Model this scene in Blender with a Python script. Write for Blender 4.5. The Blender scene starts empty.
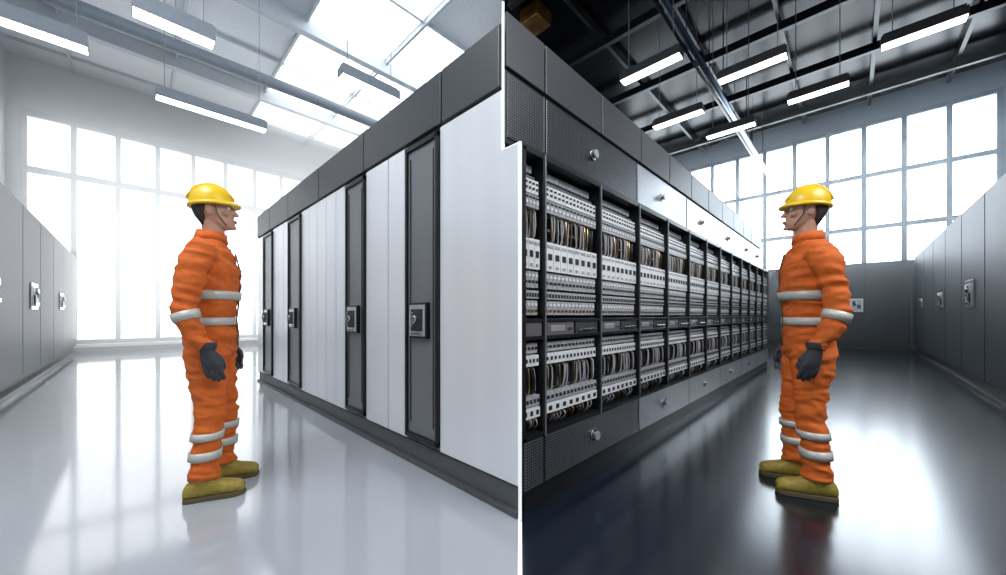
import bpy, bmesh, math, random
from mathutils import Vector, Matrix, noise
random.seed(7)
sc = bpy.context.scene
try:
    sc.view_settings.view_transform = 'Standard'
    sc.view_settings.look = 'None'
except Exception: pass

# ------------------------------------------------------------------ materials
def pmat(name, col, rough=.5, metal=0., bump=0., scale=20., var=.06, emit=0., spec=.5, coat=0., stretch=(1,1,1), rvar=.0, dots=0):
    m = bpy.data.materials.new(name); m.use_nodes = True
    nt = m.node_tree; b = nt.nodes['Principled BSDF']
    tc = nt.nodes.new('ShaderNodeTexCoord'); mp = nt.nodes.new('ShaderNodeMapping')
    mp.inputs['Scale'].default_value = stretch
    nt.links.new(tc.outputs['Object'], mp.inputs['Vector'])
    n = nt.nodes.new('ShaderNodeTexNoise'); n.inputs['Scale'].default_value = scale; n.inputs['Detail'].default_value = 4
    nt.links.new(mp.outputs['Vector'], n.inputs['Vector'])
    r = nt.nodes.new('ShaderNodeValToRGB')
    r.color_ramp.elements[0].position = .3; r.color_ramp.elements[1].position = .7
    r.color_ramp.elements[0].color = tuple(max(0, c*(1-var)) for c in col)+(1,)
    r.color_ramp.elements[1].color = tuple(min(1, c*(1+var)) for c in col)+(1,)
    nt.links.new(n.outputs['Fac'], r.inputs['Fac'])
    out = r.outputs['Color']
    if dots:
        # regular perforation / punched dot pattern in the sheet
        vo = nt.nodes.new('ShaderNodeTexVoronoi'); vo.inputs['Scale'].default_value = dots; vo.inputs['Randomness'].default_value = 0.
        nt.links.new(tc.outputs['Object'], vo.inputs['Vector'])
        rr = nt.nodes.new('ShaderNodeValToRGB'); rr.color_ramp.elements[0].position=.42; rr.color_ramp.elements[1].position=.55
        rr.color_ramp.elements[0].color=(.12,.12,.12,1); rr.color_ramp.elements[1].color=(1,1,1,1)
        nt.links.new(vo.outputs['Distance'], rr.inputs['Fac'])
        mx = nt.nodes.new('ShaderNodeMix'); mx.data_type='RGBA'; mx.blend_type='MULTIPLY'; mx.inputs[0].default_value=1.
        nt.links.new(out, mx.inputs[6]); nt.links.new(rr.outputs['Color'], mx.inputs[7]); out = mx.outputs[2]
    nt.links.new(out, b.inputs['Base Color'])
    b.inputs['Roughness'].default_value = rough; b.inputs['Metallic'].default_value = metal
    b.inputs['Specular IOR Level'].default_value = spec
    b.inputs['Coat Weight'].default_value = coat
    if bump:
        bp = nt.nodes.new('ShaderNodeBump'); bp.inputs['Strength'].default_value = bump; bp.inputs['Distance'].default_value = .01
        nt.links.new(n.outputs['Fac'], bp.inputs['Height']); nt.links.new(bp.outputs['Normal'], b.inputs['Normal'])
    if emit:
        b.inputs['Emission Color'].default_value = tuple(col)+(1,)
        b.inputs['Emission Strength'].default_value = emit
    return m

M = {}
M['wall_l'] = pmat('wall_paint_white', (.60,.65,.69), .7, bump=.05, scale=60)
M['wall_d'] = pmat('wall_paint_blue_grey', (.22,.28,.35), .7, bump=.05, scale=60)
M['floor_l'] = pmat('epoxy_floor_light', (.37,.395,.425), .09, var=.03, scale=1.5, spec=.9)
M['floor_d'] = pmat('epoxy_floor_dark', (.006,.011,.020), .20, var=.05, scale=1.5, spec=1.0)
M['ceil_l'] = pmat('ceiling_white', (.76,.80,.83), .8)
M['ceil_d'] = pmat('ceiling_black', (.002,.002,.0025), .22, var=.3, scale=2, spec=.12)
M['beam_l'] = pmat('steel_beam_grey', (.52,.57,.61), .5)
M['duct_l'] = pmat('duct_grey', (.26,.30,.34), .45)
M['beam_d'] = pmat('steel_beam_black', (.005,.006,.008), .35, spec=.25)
M['pipe'] = pmat('galvanised_pipe', (.08,.10,.14), .3, metal=.9)
M['copper'] = pmat('warm_duct_metal', (.25,.12,.03), .3, metal=.9, var=.6, scale=3)
M['trimw'] = pmat('glowing_white_trim', (.95,.95,.95), .5, emit=.35)  # trim glows faintly on its own, though it is no lamp
M['white'] = pmat('white_powder_coat', (.80,.82,.85), .30, metal=.3, bump=.01, scale=5, stretch=(1,1,.05), var=.03)
M['band'] = pmat('anthracite_panel', (.060,.064,.068), .4, metal=.2, bump=.02, scale=150)
M['grey'] = pmat('grey_powder_coat', (.20,.21,.22), .35, metal=.4, bump=.03, scale=120)
M['hammer'] = pmat('perforated_dark_grey', (.15,.155,.17), .33, metal=.5, bump=.2, scale=120, var=.2, dots=62)
M['lgrey'] = pmat('satin_light_grey', (.52,.54,.56), .3, metal=.5, var=.05)
M['black'] = pmat('black_frame', (.012,.013,.015), .35, metal=.2)
M['dark'] = pmat('dark_interior', (.015,.015,.017), .6)
M['chrome'] = pmat('brushed_chrome', (.62,.63,.65), .22, metal=1., scale=90, stretch=(1,1,.1))
M['plinth'] = pmat('plinth_grey', (.09,.095,.10), .45, metal=.2)
M['plinth_d'] = pmat('plinth_black', (.010,.011,.013), .5, spec=.3)
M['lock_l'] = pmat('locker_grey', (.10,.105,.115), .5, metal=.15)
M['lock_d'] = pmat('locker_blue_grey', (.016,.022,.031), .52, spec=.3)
M['module'] = pmat('breaker_white_plastic', (.86,.87,.87), .4)
M['module2'] = pmat('terminal_grey_plastic', (.44,.45,.46), .4, var=.3, scale=60)
M['wire_b'] = pmat('wire_brown', (.12,.07,.035), .45)
M['wire_k'] = pmat('wire_black', (.012,.012,.012), .4)
M['wire_g'] = pmat('wire_brass', (.50,.36,.19), .25, metal=.9)
M['wire_w'] = pmat('wire_grey', (.50,.50,.50), .45)
M['frame_l'] = pmat('window_frame_light', (.42,.47,.52), .5)
M['frame_d'] = pmat('window_frame_dark', (.14,.18,.23), .5)
M['glass'] = pmat('daylight_glazing', (.93,.97,1.), .3, emit=5.)
M['glass_r'] = pmat('daylight_glazing_blue', (.82,.92,1.), .3, emit=10.)
M['sky'] = pmat('skylight_glazing', (.95,.98,1.), .3, emit=3.)
M['tube'] = pmat('lamp_diffuser', (1.,.97,.92), .3, emit=9.)
M['orange'] = pmat('orange_workwear', (.60,.115,.010), .8, bump=.12, scale=28, var=.14)
M['reflect'] = pmat('reflective_tape', (.50,.49,.44), .4, metal=.1, bump=.05, scale=60)
M['skin'] = pmat('skin', (.50,.27,.18), .5, var=.08, scale=30)
M['hair'] = pmat('dark_hair', (.03,.02,.014), .6, bump=.6, scale=120)
M['helmet'] = pmat('yellow_helmet', (.84,.54,.01), .38, var=.03, coat=.15)
M['glove'] = pmat('dark_glove', (.035,.038,.045), .65, bump=.2, scale=60)
M['boot'] = pmat('olive_yellow_boot', (.30,.22,.03), .5, bump=.2, scale=40, var=.25)
M['sole'] = pmat('boot_sole', (.09,.075,.03), .7)
M['eye'] = pmat('eye_white', (.8,.8,.78), .2)
M['iris'] = pmat('iris_dark', (.03,.02,.01), .2)
M['lip'] = pmat('lips', (.38,.14,.10), .5)

# ------------------------------------------------------------------ builders
class MB:
    def __init__(s, xf=None):
        s.v=[]; s.f=[]; s.mi=[]; s.mats=[]; s.xf = xf or (lambda u,v,z:(u,v,z)); s.sm=[]
    def m(s,k):
        if k not in s.mats: s.mats.append(k)
        return s.mats.index(k)
    def P(s,p): return s.xf(*p)
    def box(s,x0,x1,y0,y1,z0,z1,k):
        b=len(s.v)
        for p in [(x0,y0,z0),(x1,y0,z0),(x1,y1,z0),(x0,y1,z0),(x0,y0,z1),(x1,y0,z1),(x1,y1,z1),(x0,y1,z1)]: s.v.append(s.P(p))
        for f in [(0,3,2,1),(4,5,6,7),(0,1,5,4),(1,2,6,5),(2,3,7,6),(3,0,4,7)]:
            s.f.append([b+i for i in f]); s.mi.append(s.m(k)); s.sm.append(False)
    def prism(s,poly,lo,hi,k,axis='z'):
        b=len(s.v); n=len(poly)
        for h in (lo,hi):
            for (a,c) in poly:
                s.v.append(s.P((a,c,h) if axis=='z' else (h,a,c) if axis=='x' else (a,h,c)))
        s.f.append(list(range(b,b+n))[::-1]); s.f.append(list(range(b+n,b+2*n)))
        for i in range(n): s.f.append([b+i,b+(i+1)%n,b+n+(i+1)%n,b+n+i])
        for _ in range(n+2): s.mi.append(s.m(k)); s.sm.append(False)
    def tube(s,pts,r,k,seg=8,radii=None):
        pts=[Vector(s.P(p)) for p in pts]; rings=[]
        ref=Vector((0,0,1))
        for i,p in enumerate(pts):
            t=(pts[min(i+1,len(pts)-1)]-pts[max(i-1,0)]).normalized()
            rf = ref if abs(t.dot(ref))<.9 else Vector((1,0,0))
            u=t.cross(rf).normalized(); w=t.cross(u)
            rr = radii[i] if radii else r
            ring=[]
            for j in range(seg):
                a=2*math.pi*j/seg
                ring.append(len(s.v)); s.v.append(tuple(p+u*math.cos(a)*rr+w*math.sin(a)*rr))
            rings.append(ring)
        for a,b in zip(rings,rings[1:]):
            for j in range(seg):
                s.f.append([a[j],a[(j+1)%seg],b[(j+1)%seg],b[j]]); s.mi.append(s.m(k)); s.sm.append(True)
        for ring in (rings[0][::-1],rings[-1]):
            s.f.append(ring); s.mi.append(s.m(k)); s.sm.append(False)
    def loft(s,rings,k):
        n=len(rings[0]); idx=[]
        for r in rings:
            idx.append(list(range(len(s.v),len(s.v)+n))); s.v += [tuple(s.P(tuple(p))) for p in r]
        for a,b in zip(idx,idx[1:]):
            for j in range(n):
                s.f.append([a[j],a[(j+1)%n],b[(j+1)%n],b[j]]); s.mi.append(s.m(k)); s.sm.append(True)
        for ring in (idx[0][::-1],idx[-1]):
            s.f.append(ring); s.mi.append(s.m(k)); s.sm.append(True)
    def ball(s,c,rx,ry,rz,k,seg=16,rows=10,zmin=-1.):
        rings=[]
        for i in range(rows+1):
            a=-math.pi/2+math.pi*i/rows
            zz=math.sin(a)
            if zz<zmin: continue
            q=max(math.cos(a),.02)
            rings.append([(c[0]+rx*q*math.cos(2*math.pi*j/seg),c[1]+ry*q*math.sin(2*math.pi*j/seg),c[2]+rz*zz) for j in range(seg)])
        s.loft(rings,k)
    def mesh(s,name):
        me=bpy.data.meshes.new(name); me.from_pydata(s.v,[],s.f)
        for k in s.mats: me.materials.append(M[k])
        for p,i,q in zip(me.polygons,s.mi,s.sm): p.material_index=i; p.use_smooth=q
        bm=bmesh.new(); bm.from_mesh(me); bmesh.ops.recalc_face_normals(bm,faces=bm.faces); bm.to_mesh(me); bm.free()
        return me
    def obj(s,name,parent=None,bevel=0.,me=None):
        o=bpy.data.objects.new(name, me or s.mesh(name)); sc.collection.objects.link(o)
        if parent: o.parent=parent
        if bevel:
            md=o.modifiers.new('bevel','BEVEL'); md.width=bevel; md.segments=2; md.limit_method='ANGLE'; md.angle_limit=math.radians(60)
        return o
def empty(name,loc=(0,0,0)):
    o=bpy.data.objects.new(name,None); o.empty_display_size=.2; sc.collection.objects.link(o)
    return o

# ------------------------------------------------------------------ room shell
X0,X1,Y0,Y1,H = -2.35,16.5,-3.1,15.9,8.0
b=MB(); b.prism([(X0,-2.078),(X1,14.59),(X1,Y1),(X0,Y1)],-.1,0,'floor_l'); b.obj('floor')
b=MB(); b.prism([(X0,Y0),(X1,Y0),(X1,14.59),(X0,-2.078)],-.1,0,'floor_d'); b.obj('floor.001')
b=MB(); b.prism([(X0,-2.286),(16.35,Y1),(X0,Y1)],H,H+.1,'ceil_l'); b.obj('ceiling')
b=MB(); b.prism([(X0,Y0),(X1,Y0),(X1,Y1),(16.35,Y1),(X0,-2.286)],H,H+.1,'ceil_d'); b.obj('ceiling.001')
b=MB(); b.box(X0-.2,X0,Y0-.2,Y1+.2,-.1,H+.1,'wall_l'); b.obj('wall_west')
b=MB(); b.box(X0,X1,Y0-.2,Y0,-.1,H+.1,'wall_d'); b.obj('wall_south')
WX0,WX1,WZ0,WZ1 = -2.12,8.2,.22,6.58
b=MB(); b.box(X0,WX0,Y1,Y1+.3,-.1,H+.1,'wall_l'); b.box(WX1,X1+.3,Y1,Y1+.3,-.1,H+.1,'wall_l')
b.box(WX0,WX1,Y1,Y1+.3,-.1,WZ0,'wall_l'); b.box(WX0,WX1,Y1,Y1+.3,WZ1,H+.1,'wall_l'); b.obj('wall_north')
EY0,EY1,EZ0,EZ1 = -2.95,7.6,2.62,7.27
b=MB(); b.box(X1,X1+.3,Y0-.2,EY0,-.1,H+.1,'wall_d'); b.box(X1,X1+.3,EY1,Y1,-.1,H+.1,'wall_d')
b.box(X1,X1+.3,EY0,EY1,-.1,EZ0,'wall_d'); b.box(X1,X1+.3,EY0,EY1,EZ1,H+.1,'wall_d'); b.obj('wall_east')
# windows
w=empty('window_1'); b=MB()
xs=[WX0+.06+ .865*i for i in range(13) if WX0+.06+.865*i<WX1]
for x in xs: b.box(x-.06,x+.06,Y1-.03,Y1+.2,WZ0,WZ1,'frame_l')
for z,t in ((WZ0+.06,.07),(5.0,.09),(WZ1-.06,.09)): b.box(WX0,WX1,Y1-.02,Y1+.2,z-t,z+t,'frame_l')
b.obj('frame',w,.01)
b=MB(); b.box(WX0,WX1,Y1+.12,Y1+.14,WZ0,WZ1,'glass'); b.obj('glazing',w)
b=MB(); b.box(WX0,WX1,Y1-.25,Y1+.02,WZ0-.08,WZ0,'trimw'); b.obj('sill',w,.01)
w=empty('window_2'); b=MB()
y=EY0+.05
while y<EY1:
    b.box(X1-.03,X1+.2,y-.06,y+.06,EZ0,EZ1,'frame_d'); y+=.875
for z in (EZ0+.06,3.87,5.56,EZ1-.06): b.box(X1-.02,X1+.2,EY0,EY1,z-.07,z+.07,'frame_d')
b.obj('frame',w,.01)
b=MB(); b.box(X1+.12,X1+.14,EY0,EY1,EZ0,EZ1,'glass_r'); b.obj('glazing',w)
b=MB(); b.box(2.4,X1,Y1-.02,Y1,0,.12,'plinth'); b.obj('baseboard_north')
b=MB()
d=Vector((1.392,1.231)).normalized(); n=Vector((-d.y,d.x))*.009
a=d*.35; c=d*1.84
b.prism([tuple(a-n),tuple(c-n),tuple(c+n),tuple(a+n)],0,.003,'trimw'); b.obj('trim_1')

# ceiling steel, skylights
HT=7.97
e=empty('ceiling_beams'); b=MB()
for y in (5.2,9.2,13.0):
    xe=y/.9727-.1
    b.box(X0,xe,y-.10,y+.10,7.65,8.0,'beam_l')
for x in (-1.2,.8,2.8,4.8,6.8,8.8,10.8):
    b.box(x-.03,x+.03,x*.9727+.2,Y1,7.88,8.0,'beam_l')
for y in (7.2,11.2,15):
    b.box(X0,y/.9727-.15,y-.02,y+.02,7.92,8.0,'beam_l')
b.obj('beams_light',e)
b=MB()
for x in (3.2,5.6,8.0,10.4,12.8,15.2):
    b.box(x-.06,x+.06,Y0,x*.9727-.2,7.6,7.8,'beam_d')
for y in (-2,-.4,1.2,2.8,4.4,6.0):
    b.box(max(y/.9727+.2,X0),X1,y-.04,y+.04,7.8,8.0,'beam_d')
b.obj('beams_dark',e)
s=empty('skylight'); b=MB()
for i in range(0,5):
    for j in range(2,7):
        x=2.85+i*2.0; y=5.4+(j-2)*2.0
        if y>x+1.6 and y<14 : b.box(x+.03,x+1.87,y-.06,y+1.76,7.975,7.995,'sky')
b.obj('panes',s)
e=empty('ceiling_pipes'); b=MB()
b.tube([(3.2,2.16,6.1),(16.45,2.16,6.1)],.055,'pipe',16)
b.tube([(3.6,2.45,6.5),(16.45,2.45,6.5)],.03,'beam_d',12)
for x in (4.4,7,9.6,12.2,14.8): b.tube([(x,2.16,6.15),(x,2.16,8.0)],.012,'beam_d',6)
for x in (4.4,7,9.6,12.2,14.8): b.tube([(x,2.45,6.5),(x,2.45,8.0)],.01,'beam_d',6)
b.obj('pipes',e)
e=empty('ventilation_duct'); b=MB()
b.box(5.0,5.5,3.9,4.4,7.62,7.95,'copper'); b.box(6.1,6.6,4.9,5.4,7.62,7.95,'copper'); b.box(6.2,6.6,3.1,3.9,7.62,7.95,'copper')
b.obj('ducts',e,.01)
e=empty('ventilation_pipe'); b=MB()
b.tube([(X0,10.0,6.6),(0,10.0,6.6),(1.6,9.95,6.6),(3.2,9.8,6.55),(5.0,9.75,6.5),(8.5,9.75,6.5)],.13,'duct_l',16)
for x in (-1.5,.6,4.6,7): b.tube([(x,10.0 if x<2 else 9.75,6.6),(x,10.0 if x<2 else 9.75,HT)],.012,'beam_l',6)
b.obj('pipe',e)

# lamps
def lamp(axis,a0,a1,c,z=5.0,hz='duct_l',wd=.10,ht=.08):
    e=empty('pendant_linear_lamp')
    xf=(lambda u,v,z:(u,c+v,z)) if axis=='x' else (lambda u,v,z:(c+v,u,z))
    b=MB(xf)
    b.box(a0,a1,-wd,wd,z+.03,z+.03+ht,hz); b.box(a0+.02,a1-.02,-wd*.6,wd*.6,z+.03+ht,z+.08+ht,hz)
    b.box(a0,a0+.012,-wd,wd,z-.01,z+.03,hz); b.box(a1-.012,a1,-wd,wd,z-.01,z+.03,hz)
    b.box(a0,a1,-wd,-wd*.8,z-.005,z+.03,hz); b.box(a0,a1,wd*.8,wd,z-.005,z+.03,hz)
    for u in (a0+.12,a1-.12): b.tube([(u,0,z+.08+ht),(u,0,HT)],.007,'duct_l' if hz!='black' else 'plinth',6)
    b.obj('housing',e,.004)
    b=MB(xf); b.box(a0+.012,a1-.012,-wd*.8,wd*.8,z-.015,z+.03,'tube'); b.obj('diffuser',e)
lamp('x',-1.7,-.47,8.17,wd=.13,ht=.16); lamp('x',-.02,.82,6.68,wd=.13,ht=.16); lamp('x',.27,1.97,9.0,wd=.12,ht=.12); lamp('x',2.36,3.39,6.03,wd=.12,ht=.12)
for (c,a0,a1) in ((5.78,1.85,2.8),(6.9,.70,1.62),(7.65,2.05,3.0),(8.46,.03,.86),(7.68,-1.1,-.3),(8.9,1.42,2.32)):
    lamp('y',a0,a1,c,5.0,'black')

# ------------------------------------------------------------------ lockers
def latch(b,u,v,z,w,h):
    b.box(u-w/2,u+w/2,v,v+.02,z-h/2,z+h/2,'chrome')
    b.box(u-w*.36,u+w*.36,v+.02,v+.028,z-h*.38,z+h*.38,'lgrey')
    b.box(u-w*.30,u-w*.02,v+.028,v+.045,z-h*.30,z+h*.05,'black')
    b.box(u+w*.05,u+w*.30,v+.028,v+.04,z-h*.05,z+h*.30,'dark')
    b.tube([(u,v+.02,z+h*.2),(u,v+.06,z+h*.2)],min(w,h)*.12,'chrome',12)
    b.box(u-w*.3,u+w*.3,v+.028,v+.05,z-h*.36,z-h*.24,'chrome')
def lockers(xf,u0,u1,pw,depth,top,mk,latches,name='locker_cabinet'):
    e=empty(name); b=MB(xf)
    b.box(u0,u1,-depth,-.03,.18,top-.02,'black'); b.obj('carcass',e)
    pk='plinth' if mk=='lock_l' else 'plinth_d'
    b=MB(xf); b.box(u0,u1,-depth,-.06,0,.18,pk); b.box(u0,u1,-.06,.03,0,.06,pk); b.obj('plinth',e,.004)
    b=MB(xf); u=u0; i=0
    while u<u1-.3:
        b.box(u+.016,min(u+pw,u1)-.016,-.03,0,.19,top,mk); u+=pw
    b.box(u0,u1,-depth,-.03,top-.02,top,mk)
    b.obj('doors',e,.006)
    b=MB(xf)
    for (lu,lw,lh) in latches: latch(b,lu,0,1.36,lw,lh)
    b.obj('latches',e,.003)
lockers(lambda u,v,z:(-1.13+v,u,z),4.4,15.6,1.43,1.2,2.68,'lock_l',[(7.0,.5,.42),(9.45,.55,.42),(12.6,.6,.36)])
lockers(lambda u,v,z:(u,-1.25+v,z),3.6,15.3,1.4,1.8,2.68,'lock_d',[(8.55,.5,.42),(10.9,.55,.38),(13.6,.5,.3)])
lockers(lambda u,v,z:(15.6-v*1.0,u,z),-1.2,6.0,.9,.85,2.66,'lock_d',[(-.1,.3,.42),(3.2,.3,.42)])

# ------------------------------------------------------------------ closed cabinet (white, left face X=1.392)
CX,CY=1.392,1.231; UY=1.3535
F=lambda u,v,z:(CX-v,u,z)
e=empty('closed_switchgear_cabinet'); YF=6.857
b=MB(F)
b.box(2.22,YF-.01,-1.0,-.03,.15,2.62,'grey'); b.box(UY+.03,2.22,-.05,-.03,1.97,2.62,'grey'); b.box(CY+.03,2.22,-.05,-.03,.15,1.93,'grey')
b.box(YF-.01,YF,-1.0,-.0,.15,2.62,'white')
b.obj('carcass',e)
b=MB(F); b.box(2.22,YF,-1.0,-.02,0,.15,'plinth'); b.box(CY+.03,2.22,-.05,-.02,0,.15,'plinth'); b.box(CY+.02,YF,-.04,.01,0,.03,'plinth'); b.obj('plinth',e,.004)
b=MB(F)
b.prism([(CY+.012,.166),(1.927,.166),(1.927,2.285),(UY+.012,2.285),(UY+.012,1.955),(CY+.012,1.955)],-.03,0,'white',axis='y')
def seq(a,c,n):
    w=(c-a)/n
    for i in range(n): b.box(a+i*w+.006,a+(i+1)*w-.006,-.03,0,.166,2.285,'white')
b.box(2.337,2.608,-.03,0,.166,2.285,'white'); b.box(2.620,2.994,-.03,0,.166,2.285,'white')
seq(3.397,4.70,5); seq(5.19,5.95,3); seq(6.45,YF,1)
b.obj('doors',e,.005)
cols=[(1.927,2.333),(2.998,3.393),(4.70,5.19),(5.95,6.45)]
b=MB(F)
for a,c in cols:
    for (p,q,r,s_) in ((a+.004,a+.030,.2,2.26),(c-.030,c-.004,.2,2.26)): b.box(p,q,-.03,.022,r,s_,'black')
    b.box(a+.004,c-.004,-.03,.022,.19,.225,'black'); b.box(a+.004,c-.004,-.03,.022,2.225,2.262,'black')
    b.box(a+.030,c-.030,-.03,.006,.225,2.225,'grey')
    b.box(a+.06,a+.068,-.03,.012,.30,2.17,'black'); b.box(c-.068,c-.06,-.03,.012,.30,2.17,'black')
b.obj('handle_columns',e,.003)
b=MB(F)
for a,c in cols:
    u=(a+c)/2
    b.box(u-.10,u+.12,0,.035,.90,1.145,'black'); b.box(u-.085,u+.105,.035,.04,.915,1.13,'lgrey')
    b.box(u-.06,u+.08,.04,.046,.95,1.10,'dark'); b.tube([(u+.01,.04,1.03),(u+.01,.075,1.03)],.03,'chrome',14)
    b.box(u-.0,u+.02,.075,.085,.98,1.08,'chrome'); b.box(u-.06,u+.08,.04,.05,.925,.94,'chrome')
b.obj('locks',e,.003)
b=MB(F)
ed=[UY+.012,1.90,3.02,4.1,5.2,6.1,YF]
for p,q in zip(ed,ed[1:]): b.box(p+.007,q-.007,-.03,.012,2.30,2.64,'band')
b.box(2.22,YF,-1.0,-.03,2.62,2.635,'band'); b.obj('header_panels',e,.005)

# ------------------------------------------------------------------ open cabinet (right face Y=1.231)
G=lambda u,v,z:(u,CY-v,z)
e=empty('open_switchgear_cabinet'); XF=9.04; PW=.62; C0=1.60
b=MB(G)
b.box(CX+.06,XF,-.98,-.35,.0,2.60,'dark')
b.box(CX+.06,XF,-.35,-.0,1.945,1.965,'black'); b.box(CX+.06,XF,-.35,-.01,.12,.40,'dark')
b.box(XF-.02,XF,-.98,0,.12,1.96,'grey'); b.box(CX+.06,XF,-.98,-.02,0,.12,'black')
b.box(CX+.06,XF,-.98,-.1225-.03,2.0,2.70,'dark')
b.obj('carcass',e)
b=MB(G)
posts=[CX+.03]+[C0+PW*i for i in range(13)]
for x in posts: b.box(x-.015,x+.015,-.3,.004,.39,1.95,'black')
for x in posts[1:]: b.box(x-.006,x+.006,.004,.010,.39,1.95,'grey')
b.box(CX+.02,XF,-.25,.004,1.925,1.95,'black'); b.box(CX+.02,XF,-.25,.004,.39,.415,'black')
b.box(CX+.02,XF,-.25,.002,.925,.945,'black'); b.box(CX+.02,XF,-.25,.002,1.02,1.04,'black')
b.obj('frame',e,.002)
b=MB(G)
for i in range(12):
    x=C0+PW*i
    b.box(x+.03,x+.30,-.05,-.005,.945,1.02,'grey'); b.box(x+.32,x+.59,-.05,-.005,.945,1.02,'band')
    b.box(x+.06,x+.20,-.005,.0,.965,1.0,'lgrey'); b.box(x+.36,x+.55,-.005,.008,.96,.975,'chrome')
    b.tube([(x+.25,-.005,.983),(x+.25,.008,.983)],.012,'chrome',10)
b.box(CX+.05,C0-.02,-.05,-.005,.945,1.02,'grey')
b.obj('middle_rail',e,.002)
b=MB(G); xe=[CX+.03,C0]+[C0+2*PW*i for i in range(1,7)]
for i,(p,q) in enumerate(zip(xe,xe[1:])): b.box(p+.012,min(q,XF)-.012,-.04,.0,.125,.385,'hammer' if i<2 else 'lgrey')
for i,(p,q) in enumerate(zip(xe,xe[1:])):
    b.box(p+.004,min(q,XF)-.004,-.05,-.008,.12,.39,'black')
b.obj('lower_drawers',e,.005)
kb=MB(G)
def knob(u,v,z):
    kb.tube([(u,v,z),(u,v+.012,z)],.038,'chrome',18); kb.tube([(u,v+.012,z),(u,v+.03,z)],.022,'grey',14); kb.tube([(u,v+.03,z),(u,v+.04,z)],.03,'lgrey',18)
for p,q in list(zip(xe,xe[1:]))[1:]: knob((p+min(q,XF))/2-.1,0,.27)
UV=-(UY-CY)
xu=[CX+.02,1.76]+[1.76+1.32*i for i in range(1,6)]+[XF]
b=MB(G)
for i,(p,q) in enumerate(zip(xu,xu[1:])):
    b.box(p+.016,q-.016,UV-.03,UV,2.035,2.395,'hammer' if i<2 else 'lgrey')
    b.box(p,q,UV-.05,UV-.008,2.0,2.41,'black')
b.obj('upper_drawers',e,.006)
for i,(p,q) in enumerate(zip(xu,xu[1:])):
    if i: knob((p+q)/2-.1,UV,2.22)
kb.obj('knobs',e,.002)
b=MB(G)
xs=[CX+.02,1.76]
while xs[-1]<XF-.7: xs.append(xs[-1]+.70)
xs[-1]=XF
for p,q in zip(xs,xs[1:]): b.box(p+.006,q-.006,UV-.03,UV+.004,2.42,2.72,'band')
b.box(CX+.06,XF,-.98,UV-.03,2.70,2.715,'band')
b.obj('header_panels',e,.005)

def contents(W,name):
    b=MB(lambda u,v,z:(u,-v,z)); rnd=random.Random(len(name)+int(W*100))
    x0,x1=.03,W-.03
    def row(z0,z1,n,k,front,depth=.10,gap=.003,slots=None):
        w=(x1-x0)/n
        for i in range(n):
            a=x0+i*w
            b.box(a+gap/2,a+w-gap/2,-depth,front,z0,z1,k)
            if slots:
                for (s0,s1,fr,kk) in slots: b.box(a+w*fr,a+w*(1-fr),front,front+.004,s0,s1,kk)
    def wires(z0,z1,n,front):
        for i in range(n):
            xa=x0+.008+(x1-x0-.016)*(i+.5)/n; xb=xa+rnd.uniform(-.015,.015)
            k=rnd.choice(['wire_b','wire_k','wire_g','wire_k','wire_w','wire_w','wire_w','wire_k'])
            f=front+rnd.uniform(-.03,.0)
            b.tube([(xa,f-.03,z1+.01),(xa,f,z1-.02),((xa+xb)/2+rnd.uniform(-.008,.008),f+.004,(z0+z1)/2),(xb,f,z0+.02),(xb,f-.03,z0-.01)],.0055,k,5)
    n=max(1,round(W/.62*14))
    b.box(x0,x1,-.3,-.11,.42,1.92,'dark')
    row(1.86,1.90,n,'module2',-.07); b.box(x0,x1,-.10,-.05,1.82,1.832,'grey')
    row(1.725,1.80,n,'module',-.022,slots=[(1.745,1.757,.25,'dark'),(1.775,1.785,.25,'dark')])
    row(1.645,1.715,n,'module2',-.018,slots=[(1.665,1.68,.25,'module'),(1.695,1.705,.2,'dark')])
    wires(1.475,1.645,int(n*2.1),-.02)
    b.box(x0,x1,-.1,-.05,1.55,1.565,'wire_g')
    n2=max(1,round(W/.62*8))
    row(1.31,1.475,n2,'module',-.012,gap=.004,slots=[(1.375,1.41,.25,'dark'),(1.445,1.46,.15,'module2'),(1.325,1.34,.3,'module2')])
    row(1.21,1.30,n,'module2',-.025,slots=[(1.235,1.25,.2,'dark'),(1.27,1.285,.2,'module')])
    row(1.15,1.195,int(n*1.4),'wire_w',-.02,slots=[(1.16,1.18,.25,'dark')])
    row(1.06,1.14,n,'module2',-.03,slots=[(1.075,1.09,.2,'wire_g'),(1.11,1.125,.2,'module')])
    row(.85,.905,n,'module2',-.03,slots=[(.87,.885,.2,'dark')])
    row(.78,.84,n,'module',-.02,slots=[(.80,.82,.3,'dark')])
    wires(.62,.775,int(n*2.0),-.02)
    row(.565,.62,n,'module2',-.014,slots=[(.58,.60,.25,'dark')])
    row(.50,.555,n2,'module',-.01,slots=[(.515,.54,.3,'dark')])
    wires(.43,.50,int(n*1.6),-.02)
    b.box(x0,x1,-.1,-.06,.455,.465,'wire_g')
    return b.mesh(name)
me=contents(PW,'breaker_column_mesh')
for i in range(12):
    o=MB().obj('breaker_column_%d'%(i+1),e,me=me); o.location=(C0+PW*i,CY,0)
me2=contents(.21,'breaker_column_narrow'); o=MB().obj('breaker_column_narrow',e,me=me2); o.location=(CX,CY,0)

# white corner trims
e2=empty('trim_2')
def post(cx,cy,z0,z1,r):
    b.prism([(cx-r,cy),(cx,cy-r),(cx+r,cy),(cx,cy+r)],z0,z1,'trimw')
b=MB(); post(CX+.0,CY+.0,0,1.955,.012); b.obj('corner_post',e2)
b=MB(); post(CX+.0,UY+.0,1.955,2.75,.010); b.box(CX-.004,CX+.01,CY,UY,1.950,1.956,'trimw'); b.obj('corner_post_upper',e2)

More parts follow.
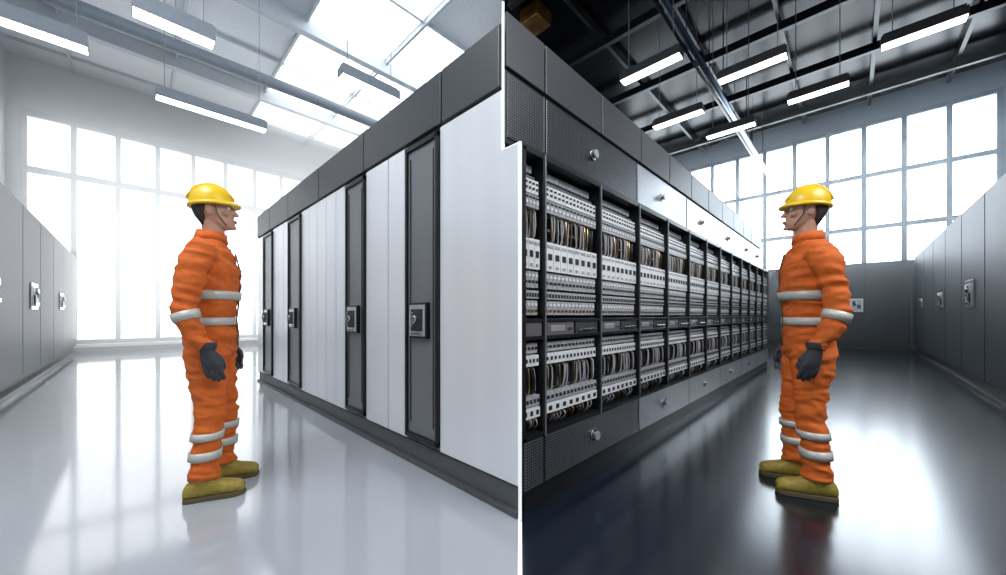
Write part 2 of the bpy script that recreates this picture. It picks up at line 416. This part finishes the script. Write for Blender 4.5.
# ------------------------------------------------------------------ workers
def ell(c,t,a,bb,n=24,sq=1.0):
    c=Vector(c); t=Vector(t).normalized(); v=Vector((0,1,0)); v=(v-t*v.dot(t)).normalized(); u=v.cross(t)
    out=[]
    for j in range(n):
        q=2*math.pi*j/n; cu,su=math.cos(q),math.sin(q)
        cu=math.copysign(abs(cu)**sq,cu); su=math.copysign(abs(su)**sq,su)
        out.append(c+u*cu*a+v*su*bb)
    return out
def interp(sec,z):
    for p,q in zip(sec,sec[1:]):
        lo,hi=(p,q) if p[2]<q[2] else (q,p)
        if lo[2]<=z<=hi[2]:
            f=(z-lo[2])/(hi[2]-lo[2]+1e-9); return tuple(lo[i]+(hi[i]-lo[i])*f for i in range(5))
def remesh(o,vs,smooth=6,wr=0.,keep=None):
    md=o.modifiers.new('r','REMESH'); md.mode='VOXEL'; md.voxel_size=vs; md.use_smooth_shade=True
    ms=o.modifiers.new('s','SMOOTH'); ms.iterations=smooth; ms.factor=.5
    dg=bpy.context.evaluated_depsgraph_get(); ev=o.evaluated_get(dg)
    me=bpy.data.meshes.new_from_object(ev); o.modifiers.clear()
    mats=[m for m in o.data.materials]; o.data=me
    me.materials.clear()
    for m in mats[:1]: me.materials.append(m)
    for p in me.polygons: p.use_smooth=True; p.material_index=0
    if wr:
        ns=[v.normal.copy() for v in me.vertices]
        for v,nn in zip(me.vertices,ns):
            p=v.co
            q=Vector((p.x*5+p.z*6,p.y*5,p.z*13))
            r1=1-abs(noise.noise(q))*2.6; r2=1-abs(noise.noise(q*2.0+Vector((3,1,7))))*2.6
            d=(r1-.45)*wr*.55+(r2-.45)*wr*.25
            v.co=p+nn*d
def worker(ox,oy,yaw,mirror):
    cy,sy=math.cos(yaw),math.sin(yaw)
    def xf(x,y,z):
        x_,y_=x*cy-y*sy,x*sy+y*cy
        return (ox+y_,oy+x_,z) if mirror else (ox+x_,oy+y_,z)
    e=empty('worker')
    torso=[(-.005,0,.83,.112,.162),(-.005,0,.86,.124,.175),(-.005,0,.95,.126,.172),(-.01,0,1.03,.116,.160),(-.005,0,1.10,.124,.168),(0,0,1.22,.134,.180),(0,0,1.34,.134,.188),(-.01,0,1.42,.116,.178),(-.015,0,1.475,.090,.130),(-.01,0,1.515,.072,.080),(0,0,1.56,.064,.066)]
    legs={}
    for sgn in (-1,1):
        fx=.0 if sgn<0 else .03
        legs[sgn]=[(0,sgn*.085,.92,.095,.08),(-.005,sgn*.09,.84,.108,.090),(0,sgn*.098,.72,.098,.082),(.01+fx*.5,sgn*.105,.56,.077,.070),(.015+fx*.7,sgn*.11,.47,.073,.066),(.0+fx,sgn*.118,.34,.068,.064),(-.01+fx,sgn*.125,.2,.068,.066),(-.01+fx,sgn*.128,.115,.075,.070)]
    arms={}
    for sgn in (-1,1):
        arms[sgn]=[((-.01,sgn*.12,1.42),.072,.066),((-.015,sgn*.18,1.415),.078,.066),((-.035,sgn*.217,1.33),.071,.058),((-.055,sgn*.235,1.2),.063,.052),((-.068,sgn*.247,1.09),.057,.049),((-.04,sgn*.252,1.0),.052,.045),((.01,sgn*.252,.91),.046,.041),((.03,sgn*.252,.875),.045,.040)]
    def armrings(A,sc_=1.):
        rr=[]
        for i,(c,a,bb) in enumerate(A):
            t=Vector(A[min(i+1,len(A)-1)][0])-Vector(A[max(i-1,0)][0]); rr.append(ell(c,-t,a*sc_,bb*sc_))
        return rr
    b=MB(xf)
    b.loft([ell(s_[:3],(0,0,1),s_[3],s_[4],sq=.85) for s_ in torso],'orange')
    for sgn in (-1,1):
        b.loft([ell(s_[:3],(0,0,1),s_[3],s_[4]) for s_ in legs[sgn][::-1]],'orange')
        b.loft(armrings(arms[sgn]),'orange')
    b.loft([ell((0,0,.78),(0,0,1),.08,.1),ell((0,0,.84),(0,0,1),.105,.155),ell((0,0,.95),(0,0,1),.105,.155)],'orange')
    o=b.obj('overalls',e); remesh(o,.0085,4,.018)
    b=MB(xf); b.loft([ell((-.008,0,1.50),(0,0,1),.084,.096),ell((-.004,0,1.560),(.15,0,1),.073,.079),ell((-.004,0,1.555),(.15,0,1),.064,.068),ell((-.004,0,1.5),(0,0,1),.064,.068)],'orange')
    b.obj('collar',e)
    b=MB(xf)
    def zb(sec,z0,z1,off=.010,sq=1.):
        rr=[]
        for z in (z0,(z0+z1)/2,z1):
            s_=interp(sec,z); rr.append(ell(s_[:3],(0,0,1),s_[3]+off,s_[4]+off,n=32,sq=sq))
        b.loft(rr,'reflect')
    zb(torso,1.150,1.200,.010,.85); zb(torso,1.00,1.045,.010,.85)
    for sgn in (-1,1):
        zb(legs[sgn],.345,.385); zb(legs[sgn],.235,.28)
        A=arms[sgn]
        for i0,f0,f1 in ((4,.15,.65),):
            P,Q=A[i0],A[i0+1]; t=Vector(P[0])-Vector(Q[0])
            def L(f): return Vector(P[0]).lerp(Vector(Q[0]),f),P[1]+(Q[1]-P[1])*f+.009,P[2]+(Q[2]-P[2])*f+.009
            b.loft([ell(L(f)[0],t,L(f)[1],L(f)[2]) for f in (f1,f0)],'reflect')
    b.obj('reflective_bands',e)
    for sgn in (-1,1):
        b=MB(xf); wx,wy,wz=.034,sgn*.251,.875
        b.loft([ell((wx-.002,wy,wz+.035),(0,0,1),.048,.041),ell((wx,wy,wz),(0,0,1),.042,.035)][::-1],'glove')
        b.loft([ell((wx+.024,wy-sgn*.004,wz-.115),(.15,0,1),.044,.017),ell((wx+.02,wy,wz-.085),(.15,0,1),.048,.023),ell((wx+.01,wy,wz-.04),(.15,0,1),.042,.026),ell((wx,wy,wz+.0),(.1,0,1),.034,.027)],'glove')
        for k,(dx,ln) in enumerate(((-.034,.062),(-.011,.078),(.012,.084),(.035,.074))):
            x=wx+.022+dx; z=wz-.105
            b.tube([(x,wy,z+.015),(x+.006,wy-sgn*.002,z-ln*.38),(x+.012,wy-sgn*.014,z-ln*.72),(x+.012,wy-sgn*.034,z-ln)],.011,'glove',10,radii=[.0120,.0112,.0105,.0082])
        b.tube([(wx+.035,wy-sgn*.005,wz-.035),(wx+.060,wy-sgn*.012,wz-.065),(wx+.070,wy-sgn*.018,wz-.095),(wx+.068,wy-sgn*.026,wz-.122)],.013,'glove',10,radii=[.016,.0145,.0128,.010])
        o=b.obj('glove_'+('right' if sgn<0 else 'left'),e); remesh(o,.0045,2,.0)
    for sgn in (-1,1):
        s_=legs[sgn][-1]; ax,ay=s_[0],s_[1]
        b=MB(xf)
        b.loft([ell((ax,ay,.07),(0,0,1),.055,.045),ell((ax,ay,.13),(0,0,1),.058,.048),ell((ax,ay,.2),(0,0,1),.058,.052)],'boot')
        prof=[(-.092,.05,.030,.028),(-.082,.06,.040,.042),(-.05,.070,.043,.054),(.0,.075,.044,.062),(.05,.068,.045,.056),(.10,.056,.048,.046),(.145,.051,.049,.041),(.175,.047,.043,.035),(.193,.042,.028,.024)]
        b.loft([[ (ax+px,ay+math.cos(q)*hw,zc+math.sin(q)*hz) for q in [2*math.pi*j/20 for j in range(20)]] for px,zc,hw,hz in prof],'boot')
        o=b.obj('boot_'+('right' if sgn<0 else 'left'),e); remesh(o,.007,3)
        b=MB(xf)
        out=[(-.098,.0),(-.09,.03),(-.06,.042),(0,.041),(.06,.044),(.12,.051),(.16,.046),(.188,.032),(.20,0)]
        poly=[(ax+p,ay+q) for p,q in out]+[(ax+p,ay-q) for p,q in out[::-1][1:-1]]
        b.prism(poly,0,.026,'sole')
        b.obj('sole_'+('right' if sgn<0 else 'left'),e,.004)
        b=MB(xf)
        for t in range(4): b.tube([(ax+.052+t*-.006,ay-.03,.112+t*.016),(ax+.064-t*.006,ay,.124+t*.016),(ax+.052-t*.006,ay+.03,.112+t*.016)],.004,'sole',6)
        b.obj('laces_'+('right' if sgn<0 else 'left'),e)
    hx=.012
    def tilt(x,y,z):
        a=math.radians(-7); dz=z-1.60; return xf(hx+x*math.cos(a)+dz*math.sin(a)+.0, y, 1.60+dz*math.cos(a)-x*math.sin(a))
    b=MB(tilt)
    hp=[(1.578,.080,.03,.026),(1.588,.094,.0,.042),(1.61,.101,-.03,.055),(1.64,.099,-.062,.064),(1.67,.098,-.080,.069),(1.70,.096,-.090,.072),(1.735,.098,-.093,.074),(1.77,.088,-.088,.070),(1.795,.07,-.07,.058),(1.812,.03,-.03,.03)]
    rr=[]
    for z,xfr,xb,w in hp:
        c=(xfr+xb)/2; a=(xfr-xb)/2
        rr.append([(c+math.cos(q)*a,math.sin(q)*w*(1-.12*max(0,math.cos(q))),z) for q in [2*math.pi*j/28 for j in range(28)]])
    b.loft(rr,'skin')
    b.loft([ell((-.02,0,1.50),(0,0,1),.056,.058),ell((-.012,0,1.57),(0,0,1),.054,.056),ell((-.01,0,1.63),(0,0,1),.055,.058)],'skin')
    b.loft([ell((.116,0,1.655),(0,0,1),.012,.017,12),ell((.111,0,1.668),(0,0,1),.018,.015,12),ell((.103,0,1.685),(0,0,1),.014,.010,12),ell((.096,0,1.708),(0,0,1),.010,.008,12)],'skin')
    b.ball((.088,.032,1.722),.016,.024,.008,'skin'); b.ball((.088,-.032,1.722),.016,.024,.008,'skin')
    b.ball((.09,0,1.587),.018,.02,.013,'skin'); b.ball((.100,0,1.624),.010,.024,.010,'skin')
    for sgn in (-1,1): b.ball((-.005,sgn*.076,1.685),.018,.009,.032,'skin'); b.ball((.07,sgn*.045,1.665),.02,.018,.016,'skin')
    o=b.obj('head',e); remesh(o,.0045,3)
    b=MB(tilt)
    for sgn in (-1,1): b.ball((.084,sgn*.031,1.702),.012,.013,.0105,'eye',12,8); b.ball((.0935,sgn*.031,1.702),.0045,.0055,.0055,'iris',10,6)
    b.obj('eyes',e)
    b=MB(tilt); b.ball((.106,0,1.628),.007,.023,.0045,'lip',14,6); b.ball((.106,0,1.619),.007,.020,.0048,'lip',14,6); b.obj('lips',e)
    b=MB(tilt)
    for sgn in (-1,1): b.tube([(.103,sgn*.014,1.722),(.104,sgn*.032,1.728),(.092,sgn*.05,1.722)],.004,'hair',6)
    b.obj('eyebrows',e)
    b=MB(tilt)
    rr=[]
    for z,xfr,xb,w in ((1.605,-.035,-.060,.045),(1.64,-.02,-.078,.062),(1.67,-.015,-.090,.071),(1.70,.010,-.098,.076),(1.74,.06,-.100,.078),(1.78,.08,-.094,.074)):
        c=(xfr+xb)/2; a=(xfr-xb)/2; rr.append([(c+math.cos(q)*a,math.sin(q)*w*(1.0),z) for q in [2*math.pi*j/24 for j in range(24)]])
    b.loft(rr,'hair'); b.obj('hair',e)
    b=MB(tilt); zc=1.728
    prof=[(0,1.0),(.15,.99),(.35,.95),(.55,.87),(.75,.72),(.90,.52),(1.0,.31),(1.05,.05)]
    b.loft([[(.002+math.cos(q)*.113*r,math.sin(q)*.096*r,zc+h_*.120) for q in [2*math.pi*j/36 for j in range(36)]] for h_,r in prof],'helmet')
    def brim(ex,z): return [(.002+math.cos(q)*(.113+ex+(.020*max(0,math.cos(q))**2 if ex>.005 else 0)),math.sin(q)*(.096+ex),z-(.008*max(0,math.cos(q)) if ex>.005 else 0)) for q in [2*math.pi*j/36 for j in range(36)]]
    b.loft([brim(-.004,zc-.010),brim(.008,zc-.012),brim(.010,zc-.004),brim(.008,zc+.003),brim(-.002,zc+.014)],'helmet')
    for yy in (-.028,0,.028):
        pts=[]
        for k in range(11):
            an=math.radians(15+150*k/10); pts.append((math.cos(an)*.112,yy,zc+math.sin(an)*(.124-abs(yy)*.12)))
        b.tube(pts,.008,'helmet',8)
    b.obj('hard_hat',e)
    b=MB(tilt); b.tube([(.03,-.080,1.73),(.035,-.076,1.66),(.06,-.045,1.60),(.075,0,1.574),(.06,.045,1.60),(.035,.076,1.66),(.03,.080,1.73)],.0025,'wire_k',6); b.obj('chin_strap',e)
    b=MB(xf)
    b.tube([(.112,0,1.44),(.135,0,1.34),(.136,0,1.22),(.126,0,1.10),(.118,0,1.03),(.127,0,.95),(.124,0,.87)],.005,'sole',6); b.obj('zip',e)
    return e
worker(.335,2.79,math.radians(-20),False)
worker(2.88,.20,math.radians(-20),True)

# ------------------------------------------------------------------ lights, world, camera
def area(name,loc,tgt,sx,sy,power,col=(1,1,1)):
    l=bpy.data.lights.new(name,'AREA'); l.shape='RECTANGLE'; l.size=sx; l.size_y=sy; l.energy=power; l.color=col
    o=bpy.data.objects.new(name,l); sc.collection.objects.link(o); o.location=loc
    o.rotation_euler=(Vector(tgt)-Vector(loc)).to_track_quat('-Z','Y').to_euler()
area('fill_light',(-1.8,2.2,5.6),(1.4,3.6,1.2),3,2,270,(.97,.98,1))  # unseen fill, added to brighten the closed cabinet front
area('fill_light',(2.6,-2.6,4.6),(2.8,1.2,1.1),3,1.5,215,(.97,.98,1))  # second added fill out of view, lifts the open cabinet front
def fogmat(mname,dens,col,g):
    M[mname]=m=bpy.data.materials.new(mname); m.use_nodes=True; nt=m.node_tree; nt.nodes.clear()
    o=nt.nodes.new('ShaderNodeOutputMaterial'); v=nt.nodes.new('ShaderNodeVolumeScatter'); v.inputs['Density'].default_value=dens; v.inputs['Color'].default_value=col; v.inputs['Anisotropy'].default_value=g
    nt.links.new(v.outputs[0],o.inputs['Volume'])
fogmat('haze_white',.20,(.97,.99,1,1),.7)
fogmat('haze_blue',.022,(.92,.97,1,1),.75)
# haze volumes added for bloom at both windows (stepped over the locker tops)
b=MB(); b.prism([(-1.05,.02),(8,.02),(8,7.4),(-2.3,7.4),(-2.3,2.75),(-1.05,2.75)],10.4,15.55,'haze_white',axis='y'); b.obj('bloom_haze')
b=MB(); b.prism([(-1.15,.02),(7.5,.02),(7.5,5.9),(-3.0,5.9),(-3.0,2.75),(-1.15,2.75)],10.2,15.45,'haze_blue',axis='x'); b.obj('bloom_haze')
w=bpy.data.worlds.new('sky'); sc.world=w; w.use_nodes=True
w.node_tree.nodes['Background'].inputs['Color'].default_value=(.8,.9,1,1); w.node_tree.nodes['Background'].inputs['Strength'].default_value=1.0
cam=bpy.data.cameras.new('camera'); co=bpy.data.objects.new('camera',cam); sc.collection.objects.link(co)
co.location=(0,0,1.06); co.rotation_euler=(math.radians(90),0,math.radians(-45.8))
cam.sensor_width=36; cam.lens=36*359/1006; cam.shift_y=27.5/1006; cam.clip_start=.05
sc.camera=co
